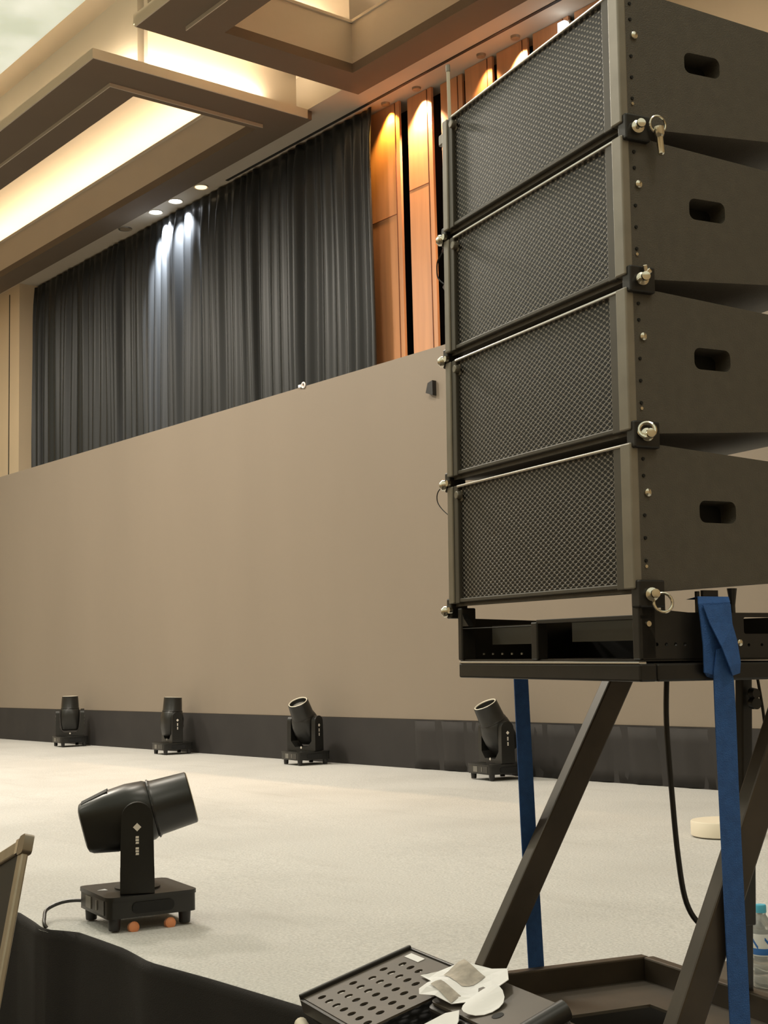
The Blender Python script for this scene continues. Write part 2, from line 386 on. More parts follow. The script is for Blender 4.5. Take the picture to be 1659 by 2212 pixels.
# ------------------------------------------------------------------ LED wall with its black skirt
t = thing('led_wall', 'long switched-off beige-grey LED video wall behind the stage', 'screen', Matrix.Translation((-9, 7.81, 1.03)))
obj('screen_face', MB().box((-13, 0, 0), (10.5, .03, 3.294)), M_SCREEN, t, bevel=.004)
obj('support_structure', MB().box((-13, .03, 0), (10.5, .14, 3.28)), M_BLACK, t)
tag(obj('stage_skirt', MB().box((-22, 7.80, .6), (1.5, 7.83, 1.03)), M_SKIRT2), 'low black cloth band under the video wall', 'skirting')
sk = MB(); c = []
for i in range(60):
    x = -9.35+i*.06
    c.append([sk.bm.verts.new((x, 7.795-.012*math.sin(i*.9)-.010*math.sin(i*2.3+z*5), z)) for z in (.607, .7, .8, .92, 1.02)])
for a, b in zip(c, c[1:]):
    for j in range(4): sk.bm.faces.new((a[j], b[j], b[j+1], a[j+1]))
o = obj('cloth_flap', sk, M_SKIRT2, smooth=True); o.modifiers.new('cloth', 'SOLIDIFY').thickness = .004
tag(o, 'loosely hung creased black cloth beneath the screen behind the rightmost stage light', 'cloth')
o = obj('screen_bracket', MB().prism([(-.05, -.035), (.045, -.07), (.045, .065), (-.02, .05)], lambda u, v, h: (-8.985+u, h, 3.955+v), 7.765, 7.81), M_BLACK)
tag(o, 'small black wedge bracket on the screen face beside the speaker', 'bracket')
o = obj('cable_clamp', MB().torus((-10.96, 7.80, 4.335), (0, 1, 0), .026, .008, arc=(0, math.pi*2)).box((-11.03, 7.785, 4.318), (-10.985, 7.82, 4.345)), M_WHITE)
tag(o, 'tiny white clamp on the top edge of the screen', 'clamp')

# ------------------------------------------------------------------ stage platform
st = thing('stage_platform', 'low wide stage with pale grey carpet and black cloth front', 'stage', Matrix.Translation((0, 0, 0)))
ex = [(-25.5, 2.25), (-12, 2.25), (-8, 2.27), (-6, 2.25), (-5.22, 2.285), (-5.0, 2.245), (-4.82, 2.205), (-4.70, 2.275), (-4.5, 2.268), (-4.3, 2.258), (-4.05, 2.215), (-3.7, 2.235), (-3.2, 2.245), (-2.6, 2.25), (0, 2.25), (4.5, 2.25)]
def edge_y(x):
    for (a, ya), (b, yb) in zip(ex, ex[1:]):
        if a <= x <= b: return ya+(yb-ya)*(x-a)/(b-a)
    return 2.25
xs = [-25.5+i*.5 for i in range(39)]+[-6+.06*i for i in range(1, 67)]+[-2.0+.5*i for i in range(1, 14)]
top = MB(); rows = []
ys = [0, .02, .12, .3, .6, 1.0, 1.5, 2, 2.6, 3.3, 4.2, 5.58]
for x in xs:
    e = edge_y(x); col = []
    for k, y in enumerate(ys):
        z = .6
        if 1 < k < 11: z += .0035*math.sin(x*1.9+y*2.2)+.0025*math.sin(x*.8-y*3.1)
        if k == 0: z -= .012
        col.append(top.bm.verts.new((x, e+y*(7.83-e)/5.58, z)))
    rows.append(col)
for a, b in zip(rows, rows[1:]):
    for j in range(len(ys)-1): top.bm.faces.new((a[j], b[j], b[j+1], a[j+1]))
o = obj('stage_carpet', top, M_STAGE, st); [setattr(p, 'use_smooth', True) for p in o.data.polygons]
sk = MB(); rows = []
for x in xs:
    e = edge_y(x); col = []
    for z in (.590, .598, .56, .45, .3, .15, 0.0):
        w = .008*math.sin(x*9)*(.6-z)/.3+.006*math.sin(x*23)*(.6-z)
        crease = -.03*math.exp(-((x+4.83+.05*(.6-z))/.03)**2)*(1 if z < .595 else .3)
        col.append(sk.bm.verts.new((x, e+(.03 if z == .590 else -.004)-max(0, w)-crease, z)))
    rows.append(col)
for a, b in zip(rows, rows[1:]):
    for j in range(6): sk.bm.faces.new((a[j], b[j], b[j+1], a[j+1]))
o = obj('front_cloth', sk, M_SKIRT, st); [setattr(p, 'use_smooth', True) for p in o.data.polygons]
obj('deck', MB().box((-25.5, 2.32, .02), (4.5, 7.80, .57)), M_BLACK, st)

# ------------------------------------------------------------------ moving head stage lights
def build_head(root, tilt, front=True):
    """root: empty at floor level. base axes = root axes (+X is the panel side). yoke = pan child."""
    obj('base', MB().prism(rrect(-.17, -.17, .17, .17, .02, 3), lambda u, v, h: (u, v, h), .045, .118), M_BLACKM, root, bevel=.006, smooth=True)
    pl = obj('control_panel', MB().box((.168, -.13, .055), (.173, .13, .108)), mat_once('panel_plastic'), root, bevel=.001)
    obj('display', MB().box((.172, -.075, .060), (.176, -.015, .103)), M_DISP, pl)
    obj('button_strip', MB().box((.172, .045, .065), (.176, .055, .100)), M_DISP, pl)
    obj('top_cover', MB().prism(rrect(-.175, -.175, .175, .175, .03, 3), lambda u, v, h: (u, v, h), .108, .122), M_BLACKM, root, bevel=.004, smooth=True)
    for sx in (-1, 1):
        for sy in (-1, 1):
            obj('foot', MB().lathe([(.019, 0), (.021, .004), (.024, .05)], c=(sx*.135, sy*.135, 0), n=14), M_BLACK, root, smooth=True)
    for sx in (-1, 1):
        obj('carry_handle', MB().prism(rrect(-.08, .058, .08, .098, .018, 4), lambda u, v, h: (u, h, v), sx*.168, sx*.176), M_DARK, root)
_mc = {}
def mat_once(n):
    if n not in _mc: _mc[n] = mat(n, (.035, .032, .028), .35)
    return _mc[n]
def build_yoke(parent, pan, tilt):
    R = Matrix.Rotation(pan, 4, 'Z')
    def T(p): return R @ Vector(p)
    # yoke: base plate, two arms with rounded tops
    mb = MB()
    inner = []
    # profile in local YZ, extruded along X (arm depth)
    H = .396; w = .172; th = .046
    def arm_poly(s):
        pts = [(s*w, .128), (s*w, H-.03)]
        return pts
    yk = [(-w, .128), (w, .128), (w, H+.04), (w-.008, H+.05), (w-th, H+.05), (w-th, .215), (w-th-.045, .165), (-w+th+.045, .165), (-w+th, .215), (-w+th, H+.05), (-w+.008, H+.05), (-w, H+.04)]
    # arm outline is rounded when seen from the side: intersect by building sections across X
    n = 14
    for s in (-1, 1):
        y0, y1 = (s*(w-th), s*w)
        prof = [(-.058, .128), (.058, .128)]+[(.058*math.cos(a), H+.0+.060*math.sin(a)) for a in [math.pi*i/n for i in range(n+1)]]
        prof = [(-.062, .128), (.062, .128), (.060, .30)]+[(.057*math.cos(a), H+.057*math.sin(a)) for a in [math.pi*i/n for i in range(n+1)]]+[(-.060, .30)]
        mb.loft([[T((u, y0, v)) for u, v in prof], [T((u, y1, v)) for u, v in prof]])
    mb.prism([(-w+.01, .124), (w-.01, .124), (w-.01, .20), (w-th, .215), (w-th-.05, .160), (-w+th+.05, .160), (-w+th, .215), (-w+.01, .20)], lambda u, v, h: T((h, u, v)), -.062, .062)
    yo = obj('yoke', mb, M_BLACKM, parent, bevel=.004, smooth=True)
    obj('pan_collar', MB().lathe([(.085, .112), (.085, .128)], n=28), M_BLACK, parent, smooth=True)
    for s in (-1, 1):
        d = obj('logo_mark', MB().prism([(0, .028), (.015, .013), (0, -.002), (-.015, .013)], lambda u, v, h: T((u, s*h, H-.045+v)), w-.001, w+.0015), M_LOGO, yo)
        tx = MB(); rr = random.Random(4)
        for i in range(7):
            z = H-.068-i*.010
            if i == 3: continue
            tx.prism([(-.006, -.0038), (.006, -.0038), (.006, .0038), (-.006+rr.uniform(0, .004), .0038)], lambda u, v, h: T((u, s*h, z+v)), w-.001, w+.0012)
        obj('printed_lettering', tx, M_LOGO, yo)
    obj('front_badge', MB().prism([(0, .013), (.011, 0), (0, -.013), (-.011, 0)], lambda u, v, h: T((h, u, .155+v)), .061, .0635), M_LOGO, yo)
    # head: axis direction in yoke XZ plane
    ax = Vector((math.sin(tilt), 0, math.cos(tilt))); sd = Vector((0, 1, 0)); nn = ax.cross(sd)
    P = Vector((0, 0, H))
    def ring(h, a, b, k=2.6, off=0, n=32):
        out = []
        for i in range(n):
            t = 2*math.pi*i/n; c, s_ = math.cos(t), math.sin(t)
            u = a*math.copysign(abs(c)**(2/k), c); v = b*math.copysign(abs(s_)**(2/k), s_)+off
            out.append(T(P+ax*h+sd*u+nn*v))
        return out
    hd = obj('head', MB().loft([ring(-.205, .078, .074, 4, .004), ring(-.200, .092, .088, 4, .004), ring(-.185, .100, .096, 4, .003), ring(-.10, .113, .113, 3.6, 0), ring(-.02, .117, .118, 3, 0), ring(.045, .114, .112, 2.4), ring(.062, .108, .104, 2.1)]), M_BLACKM, parent, smooth=True)
    obj('lens_barrel', MB().loft([ring(.058, .104, .100, 2), ring(.066, .112, .108, 2), ring(.074, .108, .104, 2), ring(.208, .098, .098, 2), ring(.212, .094, .094, 2), ring(.165, .084, .084, 2)]), M_BLACKM, hd, smooth=True)
    obj('barrel_fin', MB().loft([ring(.060, .113, .1115, 2), ring(.066, .113, .1115, 2)]), M_BLACK, hd)
    obj('front_ring', MB().torus(T(P+ax*.2085), T(ax), .0885, .0062, 36), M_FRING, hd, smooth=True)
    obj('front_lens', MB().lathe([(.084, .168), (.070, .176), (.045, .182), (.0, .184)], T(P), T(ax), 28), M_GLASS, hd, smooth=True)
    obj('rear_vent', MB().loft([ring(-.188, .060, .006, 4, .094), ring(-.085, .060, .006, 4, .113)]), M_DARK, hd)
    return yo
M_FRING = mat('pale_lens_ring', (.75, .70, .58), .4, .2)
heads = [
 ((-4.675, 2.520), math.radians(-99), math.radians(61.7+99), math.radians(75.5), 'moving_head_light', 'large moving head stage light with head tilted sideways, nearest, at the stage front edge'),
 ((-15.72, 7.55), math.radians(-97), math.radians(-26+97), 0.0, 'moving_head_light', 'farthest left moving head stage light standing upright before the black skirt'),
 ((-13.20, 7.55), math.radians(-97), math.radians(-100+97), math.radians(-3), 'moving_head_light', 'upright moving head stage light seen side on, second from the left along the skirt'),
 ((-10.64, 7.52), math.radians(-96), math.radians(-75+96), math.radians(28), 'moving_head_light', 'moving head stage light with visible pale lens ring, midway along the black skirt'),
 ((-7.985, 7.50), math.radians(-101), math.radians(0), math.radians(26), 'moving_head_light', 'moving head stage light with pale lens ring, right beside the far blue strap'),
]
for (x, y), by, pan, tilt, nm, lb in heads:
    r = thing(nm, lb, 'stage light', Matrix.Translation((x, y, .605)) @ Matrix.Rotation(by, 4, 'Z'), 'moving head stage lights')
    build_head(r, tilt); build_yoke(r, pan, tilt)
near = [o for o in COL.objects if o.get('label', '').startswith('large moving')][0]
for p in ((.02, .10), (.11, -.02)):
    pass
R0 = Matrix.Translation((-4.675, 2.520, .6)) @ Matrix.Rotation(math.radians(-99), 4, 'Z')
for (x, y) in ((.155, .02+.03), (.02, .155)):
    pass
obj('locking_foot', MB().lathe([(.016, 0), (.02, .01), (.02, .03), (.012, .036)], c=(.07, .135, .004), ax=(0, 1, .2), n=14), M_ORANGE, near, smooth=True, label='orange quick-lock knob under the base')
obj('locking_foot', MB().lathe([(.016, 0), (.02, .01), (.02, .03), (.012, .036)], c=(-.07, .135, .004), ax=(0, 1, .2), n=14), M_ORANGE, near, smooth=True, label='orange quick-lock knob under the base')
tri = obj('warning_label', MB().prism([(-.018, -.016), (.018, -.016), (0, .018)], lambda u, v, h: (.13+v, -.02+u, h), .122, .1235), M_WHITE, near, label='white triangular sticker on the base')
# power cable of the near light
def _cr(P, n=6):
    P = [Vector(p) for p in P]; out = []
    for i in range(len(P)-1):
        a, b, c, d = P[max(i-1, 0)], P[i], P[i+1], P[min(i+2, len(P)-1)]
        for j in range(n):
            t = j/n; out.append(.5*((2*b)+(-a+c)*t+(2*a-5*b+4*c-d)*t*t+(-a+3*b-3*c+d)*t**3))
    return out+[P[-1]]
POW = _cr([(-4.855, 2.43, .66), (-4.91, 2.40, .667), (-4.96, 2.35, .660), (-4.965, 2.29, .640), (-4.90, 2.25, .622), (-4.85, 2.228, .606), (-4.835, 2.245, .57), (-4.83, 2.27, .45)])
o = obj('power_cable', MB().tube([Vector(p) for p in POW], .007, 8), M_BLACK, smooth=True)
tag(o, 'short black cable looping from the near stage light over the stage edge', 'cable')
o = obj('round_riser', MB().lathe([(.165, 0), (.17, .004), (.17, .072), (.165, .078)], c=(-4.565, 5.90, .602), n=40), M_CREAM, smooth=True)
tag(o, 'low cream-white round disc lying on the stage behind the near blue strap', 'disc')

# ------------------------------------------------------------------ line array, in its own tilted frame
O = Vector((-1.564, 1.826, 1.654))
a_, ti, ro = 1.333, -.0109, .01076
Wd = Vector((-math.sin(a_), math.cos(a_), 0)); Dd = Vector((math.cos(a_), math.sin(a_), 0)); Up = Vector((0, 0, 1))
Wd, Up = math.cos(ro)*Wd+math.sin(ro)*Up, -math.sin(ro)*Wd+math.cos(ro)*Up
Dd, Up = math.cos(ti)*Dd+math.sin(ti)*Up, -math.sin(ti)*Dd+math.cos(ti)*Up
Xd = -Wd
ARR = Matrix(((Xd.x, Dd.x, Up.x, O.x), (Xd.y, Dd.y, Up.y, O.y), (Xd.z, Dd.z, Up.z, O.z), (0, 0, 0, 1)))
W, DP, HH, WG = .694, .47, .28, math.tan(math.radians(3.95))
def cabinet():
    mb = MB(); g = .004
    zb = lambda y: g+WG*y; zt = lambda y: HH-g-.006-WG*y
    side = [(0, zb(0)), (DP, zb(DP)), (DP, zt(DP)), (0, zt(0))]
    hole = rrect(.132, .131, .214, .171, .013)
    for x, s in ((0, 1), (-W, -1)):
        loops = mb.holed(side, [hole], lambda u, v: (x, u, v))
        inner = loops[1]
        dp = [mb.bm.verts.new((x-s*.05, v.co.y, v.co.z-.004)) for v in inner]
        n = len(inner)
        for k in range(n): mb.bm.faces.new((inner[k], inner[(k+1) % n], dp[(k+1) % n], dp[k]))
        mb.bm.faces.new(dp)
    for (y0, z0), (y1, z1) in zip(side, side[1:]+side[:1]):
        mb.face([(-W, y0, z0), (0, y0, z0), (0, y1, z1), (-W, y1, z1)])
    bmesh.ops.remove_doubles(mb.bm, verts=mb.bm.verts[:], dist=1e-5)
    return mb
def make_speaker(k, label):
    t = thing('line_array_speaker', label, 'loudspeaker', ARR @ Matrix.Translation((0, 0, k*HH)), 'stacked line array speakers')
    # handle pockets are part of the cabinet; a black liner sits in each
    obj('cabinet', cabinet(), M_CAB, t)
    for x in (-.046, -W+.046):
        obj('handle_liner', MB().prism(rrect(.128, .123, .218, .173, .014), lambda u, v, h: (h, u, v), x-.003, x+.003), M_DARK, t)
    gr = MB(); n = 10
    # slightly bowed perforated grille
    rows = []
    for i in range(n+1):
        x = -.646+(.646-.058)*i/n; b = -.004-.004*math.sin(math.pi*i/n)
        rows.append([gr.bm.verts.new((x, b, .020)), gr.bm.verts.new((x, b, .262))])
    for A, B in zip(rows, rows[1:]): gr.bm.faces.new((A[0], B[0], B[1], A[1]))
    o = obj('grille', gr, M_GRILLE, t); o.modifiers.new('sheet', 'SOLIDIFY').thickness = .003
    obj('grille_lip', MB().box((-.650, -.010, .012), (-.054, 0, .021)), M_CABL, t, bevel=.002)
    obj('top_edge_strip', MB().box((-.650, -.014, .262), (-.020, 0, .268)), M_EDGE, t, bevel=.002)
    # front corner rails
    obj('corner_rail', MB().box((-.056, -.012, .010), (-.030, 0, .268)), M_CABL, t, bevel=.002)
    obj('corner_rail', MB().box((-.030, -.016, .010), (.0015, .002, .268)), M_RAIL, t, bevel=.003)
    obj('corner_rail', MB().box((-.666, -.012, .010), (-.648, 0, .268)), M_CABL, t, bevel=.002)
    obj('corner_rail', MB().box((-.694, -.014, .010), (-.670, .002, .268)), M_RAIL, t, bevel=.003)
    sc = MB()
    sc.lathe([(.007, 0), (.007, .004), (.003, .006)], c=(0, .019, .180), ax=(1, 0, 0), n=12)
    sc.lathe([(.003, 0), (.003, .002)], c=(0, .012, .050), ax=(1, 0, 0), n=10)
    obj('bolt', sc, M_CHROME, t, smooth=True, label='chrome bolt')
    for z in (.06, .10, .14, .21, .24): obj('side_screw', MB().lathe([(.0035, 0), (.003, .002)], c=(0, .012, z), ax=(1, 0, 0), n=8), M_DARK, t)
    # rigging lugs (bushes) at the top front corners
    obj('rigging_lug', MB().box((-.670, -.006, .232), (-.640, .002, .258)).lathe([(.009, 0), (.009, .012)], c=(-.645, -.006, .246), ax=(0, -1, 0), n=14), M_RAIL, t, bevel=.002)
    return t
M_CABL = mat('grey_brown_rail', (.105, .095, .08), .45, .2, noise=(15, .1))
names = ['bottom black line array speaker, directly above the black rigging frame', 'second line array speaker from the bottom, grille beside the wedge bracket on the screen', 'third line array speaker from the bottom, with the thin red-tagged lanyard at its left edge', 'topmost line array speaker, cut off by the top of the picture']
for k in range(4): make_speaker(k, names[k])
def A(*p): return ARR @ Vector(p)
def child_root(name, label, cat, group=None, loc=(0, 0, 0)):
    return thing(name, label, cat, ARR @ Matrix.Translation(loc), group)
# hinge blocks between boxes + quick release pins
pins = [(1, 'nearest the camera between the bottom and second boxes'), (2, 'nearest the camera between the second and third boxes'), (3, 'hanging by its ring at the joint under the topmost box'), (0, 'with a ring, below the bottom box')]
for k, w in pins:
    z = k*HH
    t = child_root('rigging_pin', 'chrome rigging pin ' + w, 'rigging pin', 'rigging pins on the near corner', (0, 0, z))
    obj('hinge_block', MB().box((-.014, -.012, -.022), (.012, .042, .026)), M_BLACK, t, bevel=.003)
    obj('pin_body', MB().lathe([(.009, 0), (.012, .003), (.012, .009), (.006, .011), (.006, .020), (.008, .021), (.008, .026), (.003, .027)], c=(.010, .012, .0), ax=(1, -.25, .05), n=18), M_CHROME, t, smooth=True)
    if k == 3:
        obj('pull_ring', MB().torus((.020, .052, .010), (1, -.1, 0), .016, .0022), M_CHROME, t, smooth=True)
        obj('hanging_pin', MB().lathe([(.010, 0), (.010, .014), (.0075, .018), (.0065, .020), (.0062, .050), (.003, .053)], c=(.022, .052, .004), ax=(0.05, .06, -1), n=16), M_CHROME, t, smooth=True)
    elif k == 0:
        obj('pull_ring', MB().torus((.024, .028, -.014), (1, -.3, .2), .017, .0026), M_CHROME, t, smooth=True)
    elif k == 1:
        obj('pull_ring', MB().torus((.020, .008, .008), (.8, -.5, .3), .014, .0038), M_CHROME, t, smooth=True)
    else:
        obj('pin_wing', MB().bar((.016, .000, -.006), (.020, .026, .018), .006, .010).bar((.018, .018, .010), (.020, .014, .026), .006, .008), M_CHROME, t, bevel=.002)
for k, w in ((0, 'at the lower left corner beside the rigging frame'), (1, 'on the far left edge between the bottom and second boxes'), (2, 'on the far left edge between the second and third boxes'), (3, 'at the tagged lanyard under the topmost box')):
    t = child_root('rigging_pin', 'chrome rigging knob ' + w, 'rigging pin', 'rigging pins on the far corner', (-W, 0, k*HH))
    obj('hinge_block', MB().box((-.014, -.012, -.022), (.008, .03, .022)), M_BLACK, t, bevel=.003)
    obj('pin_body', MB().lathe([(.011, 0), (.013, .004), (.013, .010), (.006, .016)], c=(-.008, -.010, -.006), ax=(-.6, -1, 0), n=16), M_CHROME, t, smooth=True)
    obj('pin_nut', MB().lathe([(.007, 0), (.007, .008)], c=(.010, -.012, -.004), ax=(0, -1, 0), n=12), M_CHROME, t)
def smooth_path(P, n=6):
    P = [Vector(p) for p in P]; out = []
    for i in range(len(P)-1):
        a, b, c, d = P[max(i-1, 0)], P[i], P[i+1], P[min(i+2, len(P)-1)]
        for j in range(n):
            t = j/n
            out.append(.5*((2*b)+(-a+c)*t+(2*a-5*b+4*c-d)*t*t+(-a+3*b-3*c+d)*t**3))
    out.append(P[-1]); return out
t = child_root('pin_lanyard', 'thin dark lanyard with small red tag at the left edge under the topmost box', 'lanyard')
obj('wire', MB().tube(smooth_path([(-.705, .0, .832), (-.730, .01, .830), (-.765, .02, .826), (-.788, .02, .812), (-.792, .02, .79), (-.785, .02, .77), (-.757, .02, .75)]), .0016, 6), M_DARK, t)
obj('sleeve', MB().tube([(-.738, .012, .831), (-.755, .017, .827)], .0035, 8), M_TAG, t)
obj('tag', MB().prism([(-.012, 0), (.006, .012), (.012, 0), (.002, -.014)], lambda u, v, h: (-.752+u, .02+h, .744+v), -.001, .002), M_TAG, t)
t = child_root('pin_lanyard', 'thin wire loop at the left edge beside the bottom box', 'lanyard')
obj('wire', MB().tube(smooth_path([(-.705, .0, .285), (-.76, .02, .288), (-.802, .02, .272), (-.806, .02, .25), (-.780, .02, .228), (-.735, .02, .205)]), .0012, 6), M_DARK, t)
t = child_root('steel_rod', 'thin pale vertical rod standing at the upper left corner of the topmost box', 'rod')
obj('shaft', MB().tube([(-.716, .02, 1.085), (-.722, .02, 1.250)], .0042, 8), M_ROD if 'M_ROD' in globals() else M_CREAM, t)
obj('end_cap', MB().tube([(-.722, .02, 1.246), (-.7222, .02, 1.262)], .0055, 8), M_RAIL, t)
obj('lower_bracket', MB().box((-.730, -.004, 1.064), (-.690, .034, 1.090)), M_RAIL, t, bevel=.003)

M_INNER = mat('grey_steel_plate', (.075, .070, .058), .5)
# rigging frame under the boxes
t = child_root('rigging_bumper', 'black steel rigging bumper frame under the bottom speaker box', 'rigging frame')
zt, zb = -.034, -.113
XL = -.668
fr = MB()
def holed_plate(mb, poly, holes, fn, th):
    lp0 = mb.holed(poly, holes, lambda u, v: fn(u, v, 0)); lp1 = mb.holed(poly, holes, lambda u, v: fn(u, v, th))
    for a, b in zip(lp0, lp1):
        n = len(a)
        for k in range(n): mb.bm.faces.new((a[k], a[(k+1) % n], b[(k+1) % n], b[k]))
sideh = [[(.030+i*.020+.0035*math.cos(q*math.pi/4), -.086+.0035*math.sin(q*math.pi/4)) for q in range(8)] for i in range(4)]
sideh.append(rrect(.222, -.068, .30, -.038, .004)); sideh += [[(.232+i*.030+.003*math.cos(q*math.pi/4), -.088+.003*math.sin(q*math.pi/4)) for q in range(8)] for i in range(5)]
pl = MB(); holed_plate(pl, [(0, zb), (.46, zb), (.46, zt+.004), (.10, zt+.004), (.0, zt+.012)], sideh, lambda u, v, h: (-h, u, v), .006)
obj('side_plate', pl, M_BLACK, t)
pl = MB(); holed_plate(pl, [(0, zb), (.46, zb), (.46, zt), (.0, zt+.012)], [], lambda u, v, h: (XL+h, u, v), .006)
obj('side_plate', pl, M_BLACK, t)
obj('front_post', MB().box((XL, -.006, zb), (XL+.018, .03, 0.0)), M_BLACK, t, bevel=.003)
obj('front_post', MB().box((-.022, -.006, zb), (0.0, .03, -.012)), M_BLACK, t, bevel=.003)
obj('front_post', MB().box((-.363, -.006, zb), (-.340, .02, zt-.004)), M_BLACK, t, bevel=.003)
obj('front_rail', MB().box((XL, -.004, zt-.010), (-.345, .014, zt-.018+.006)).box((-.345, -.004, zt-.008), (0, .014, zt)), M_BLACK, t, bevel=.002)
obj('corner_gusset', MB().prism([(0, 0), (.030, 0), (.010, .016), (0, .030)], lambda u, v, h: (XL+.016+u, h, zt-.006+v), -.004, .010), M_BLACK, t)
obj('rear_plate', MB().box((XL+.006, .300, zb+.002), (-.006, .306, zt-.004)), M_DARK, t)
obj('inner_plate', MB().box((-.615, .05, -.080), (-.425, .054, -.040)), M_INNER, t)
obj('inner_plate', MB().box((-.300, .05, -.078), (-.085, .054, -.040)), M_INNER, t)
obj('bottom_plate', MB().box((XL, .0, zb-.002), (0, .46, zb+.002)), M_BLACK, t)
obj('connecting_link', MB().box((-.010, .048, -.040), (-.004, .053, .004)), M_BLACK, t)
obj('connecting_link', MB().box((-.012, .137, -.04), (-.004, .170, .010)), M_BLACK, t)
obj('connecting_link', MB().box((-.012, .124, -.04), (-.004, .129, .008)), M_BLACK, t)
obj('connecting_link', MB().tube([(-.006, .203, -.04), (-.006, .203, -.016), (-.006, .203, .014)], [.005, .005, .009]), M_BLACK, t)
obj('bolt', MB().lathe([(.006, 0), (.006, .006), (.002, .008)], c=(0, .208, -.084), ax=(1, 0, 0), n=12).lathe([(.006, 0), (.005, .004)], c=(0, .012, -.050), ax=(1, 0, 0), n=12), M_CHROME, t, smooth=True, label='chrome bolt')
dt = MB()
for i in range(5): dt.box((-.640+i*.040, .04, -.102), (-.634+i*.040, .042, -.098))
obj('hole_marks', dt, M_RAIL, t)

# cart that carries everything
t = child_root('speaker_cart', 'tall black steel cart with slanting legs carrying the speaker stack', 'cart')
z1, z0 = -.1185, -.150
obj('front_tube', MB().box((-.640, -.020, z0), (.018, .016, z1)), M_BLACKG if 'M_BLACKG' in globals() else M_BLACK, t, bevel=.004)
obj('front_edge_highlight', MB().box((-.634, -.0225, z1-.001), (.018, -.006, z1+.003)), M_EDGE, t, bevel=.001)  # bright strip stands in for the highlight along the tube edge
for x in (-.640, -.018):
    obj('side_tube', MB().box((x, .016, z0), (x+.036, .47, z1)), M_BLACK, t, bevel=.004)
obj('rear_tube', MB().box((-.640, .47, z0), (.018, .506, z1)), M_BLACK, t, bevel=.004)
obj('top_plate', MB().box((-.636, .0, z1-.004), (.014, .46, z1)), M_BLACK, t)
# slanting legs (rear top to front bottom)
obj('leg', MB().bar((-.66, .425, -.125), (-.66, .050, -.775), .036, .058), M_LEGB, t, bevel=.004)
obj('leg', MB().bar((.0, .352, -.125), (.0, .028, -.80), .036, .058), M_LEGB, t, bevel=.004)
# rear upright with clamps
obj('rear_post', MB().bar((-.280, .45, -.150), (-.312, .45, -.80), .024, .026), M_BLACK, t, bevel=.003)
obj('post_sleeve', MB().bar((-.300, .45, -.53), (-.306, .45, -.652), .032, .036), M_BLACK, t, bevel=.003)
obj('knob', MB().lathe([(.008, 0), (.012, .006), (.012, .02)], c=(-.262, .45, -.205), ax=(1, 0, 0), n=12).lathe([(.008, 0), (.012, .006), (.010, .02)], c=(-.262, .45, -.185), ax=(1, 0, 0), n=12), M_BLACK, t, smooth=True)
# base frame rails
for nm, a, b in (('base_rail', (-.680, -.02, -.840), (-.652, .462, -.782)), ('base_rail', (-.652, .446, -.840), (.02, .474, -.782)), ('base_rail', (-.652, -.02, -.840), (.02, .008, -.782)), ('base_rail', (-.010, .008, -.840), (.02, .446, -.782))):
    obj(nm, MB().box(a, b), M_LEGB, t, bevel=.004)
obj('shelf_plate', MB().box((-.652, .008, -.838), (-.470, .446, -.832)).box((-.470, .330, -.838), (-.01, .446, -.832)), M_SHELF, t)
obj('lower_tray', MB().box((-.652, .008, -.915), (-.01, .446, -.909)), M_SHELF, t)
obj('tray_wall', MB().box((-.474, .008, -.909), (-.470, .446, -.838)), M_BLACK, t)
for x in (-.66, -.02):
    obj('caster_leg', MB().box((x, .44, -1.045), (x+.03, .47, -.84)), M_BLACK, t)
    obj('caster_leg', MB().box((x, -.02, -1.62), (x+.03, .01, -.84)), M_BLACK, t)

# blue straps
STRAP1 = ((.146, .182, -.12), (.146, .182, -.155), (.156, .194, -.476), (.169, .208, -.79), (.172, .210, -.85))
t = child_root('ratchet_strap', 'dark blue webbing strap seen under the left half of the cart top, farther one', 'strap', 'blue straps')
obj('webbing', MB().loft([[(-.692, y0, z), (-.692, y1, z), (-.689, y1, z), (-.689, y0, z)] for y0, y1, z in STRAP1]), M_BLUE, t)
t = child_root('ratchet_strap', 'bright blue webbing strap twisted round the near side of the cart top', 'strap', 'blue straps')
def ribbon(secs, th=.0025):
    return MB().loft([[Vector(a), Vector(b), Vector(b)+Vector((th, 0, 0)), Vector(a)+Vector((th, 0, 0))] for a, b in secs])
def S2(px, py, x): return (x, .105+(px-1515)*.00103-.00004*(py-1300), -.012-(py-1300)*.00081)
obj('webbing', ribbon([(S2(1544, 1404, .034), S2(1556, 1400, .036)), (S2(1541, 1450, .030), S2(1572, 1440, .036)), (S2(1543, 1475, .028), S2(1580, 1468, .034)), (S2(1546, 1545, .028), S2(1588, 1540, .030)), (S2(1554, 1700, .028), S2(1596, 1700, .028)), (S2(1575, 2100, .028), S2(1617, 2100, .028)), (S2(1583, 2260, .028), S2(1625, 2260, .028))]), M_BLUE, t)
obj('loop', ribbon([((-.03, .118, -.006), (-.03, .176, -.006)), ((.010, .113, -.002), (.010, .180, -.002)), (S2(1514, 1304, .022), S2(1581, 1300, .022)), (S2(1516, 1345, .026), S2(1575, 1345, .024)), (S2(1519, 1400, .030), S2(1566, 1400, .024)), (S2(1521, 1452, .030), S2(1552, 1460, .024)), (S2(1535, 1462, .020), S2(1550, 1466, .014))]), M_BLUE, t)
obj('twist', ribbon([(S2(1519, 1308, .028), S2(1579, 1304, .026)), (S2(1528, 1345, .034), S2(1580, 1348, .030)), (S2(1545, 1398, .046), S2(1589, 1385, .032)), (S2(1560, 1440, .048), S2(1595, 1432, .034)), (S2(1573, 1460, .040), S2(1595, 1455, .032))]), M_BLUE, t)

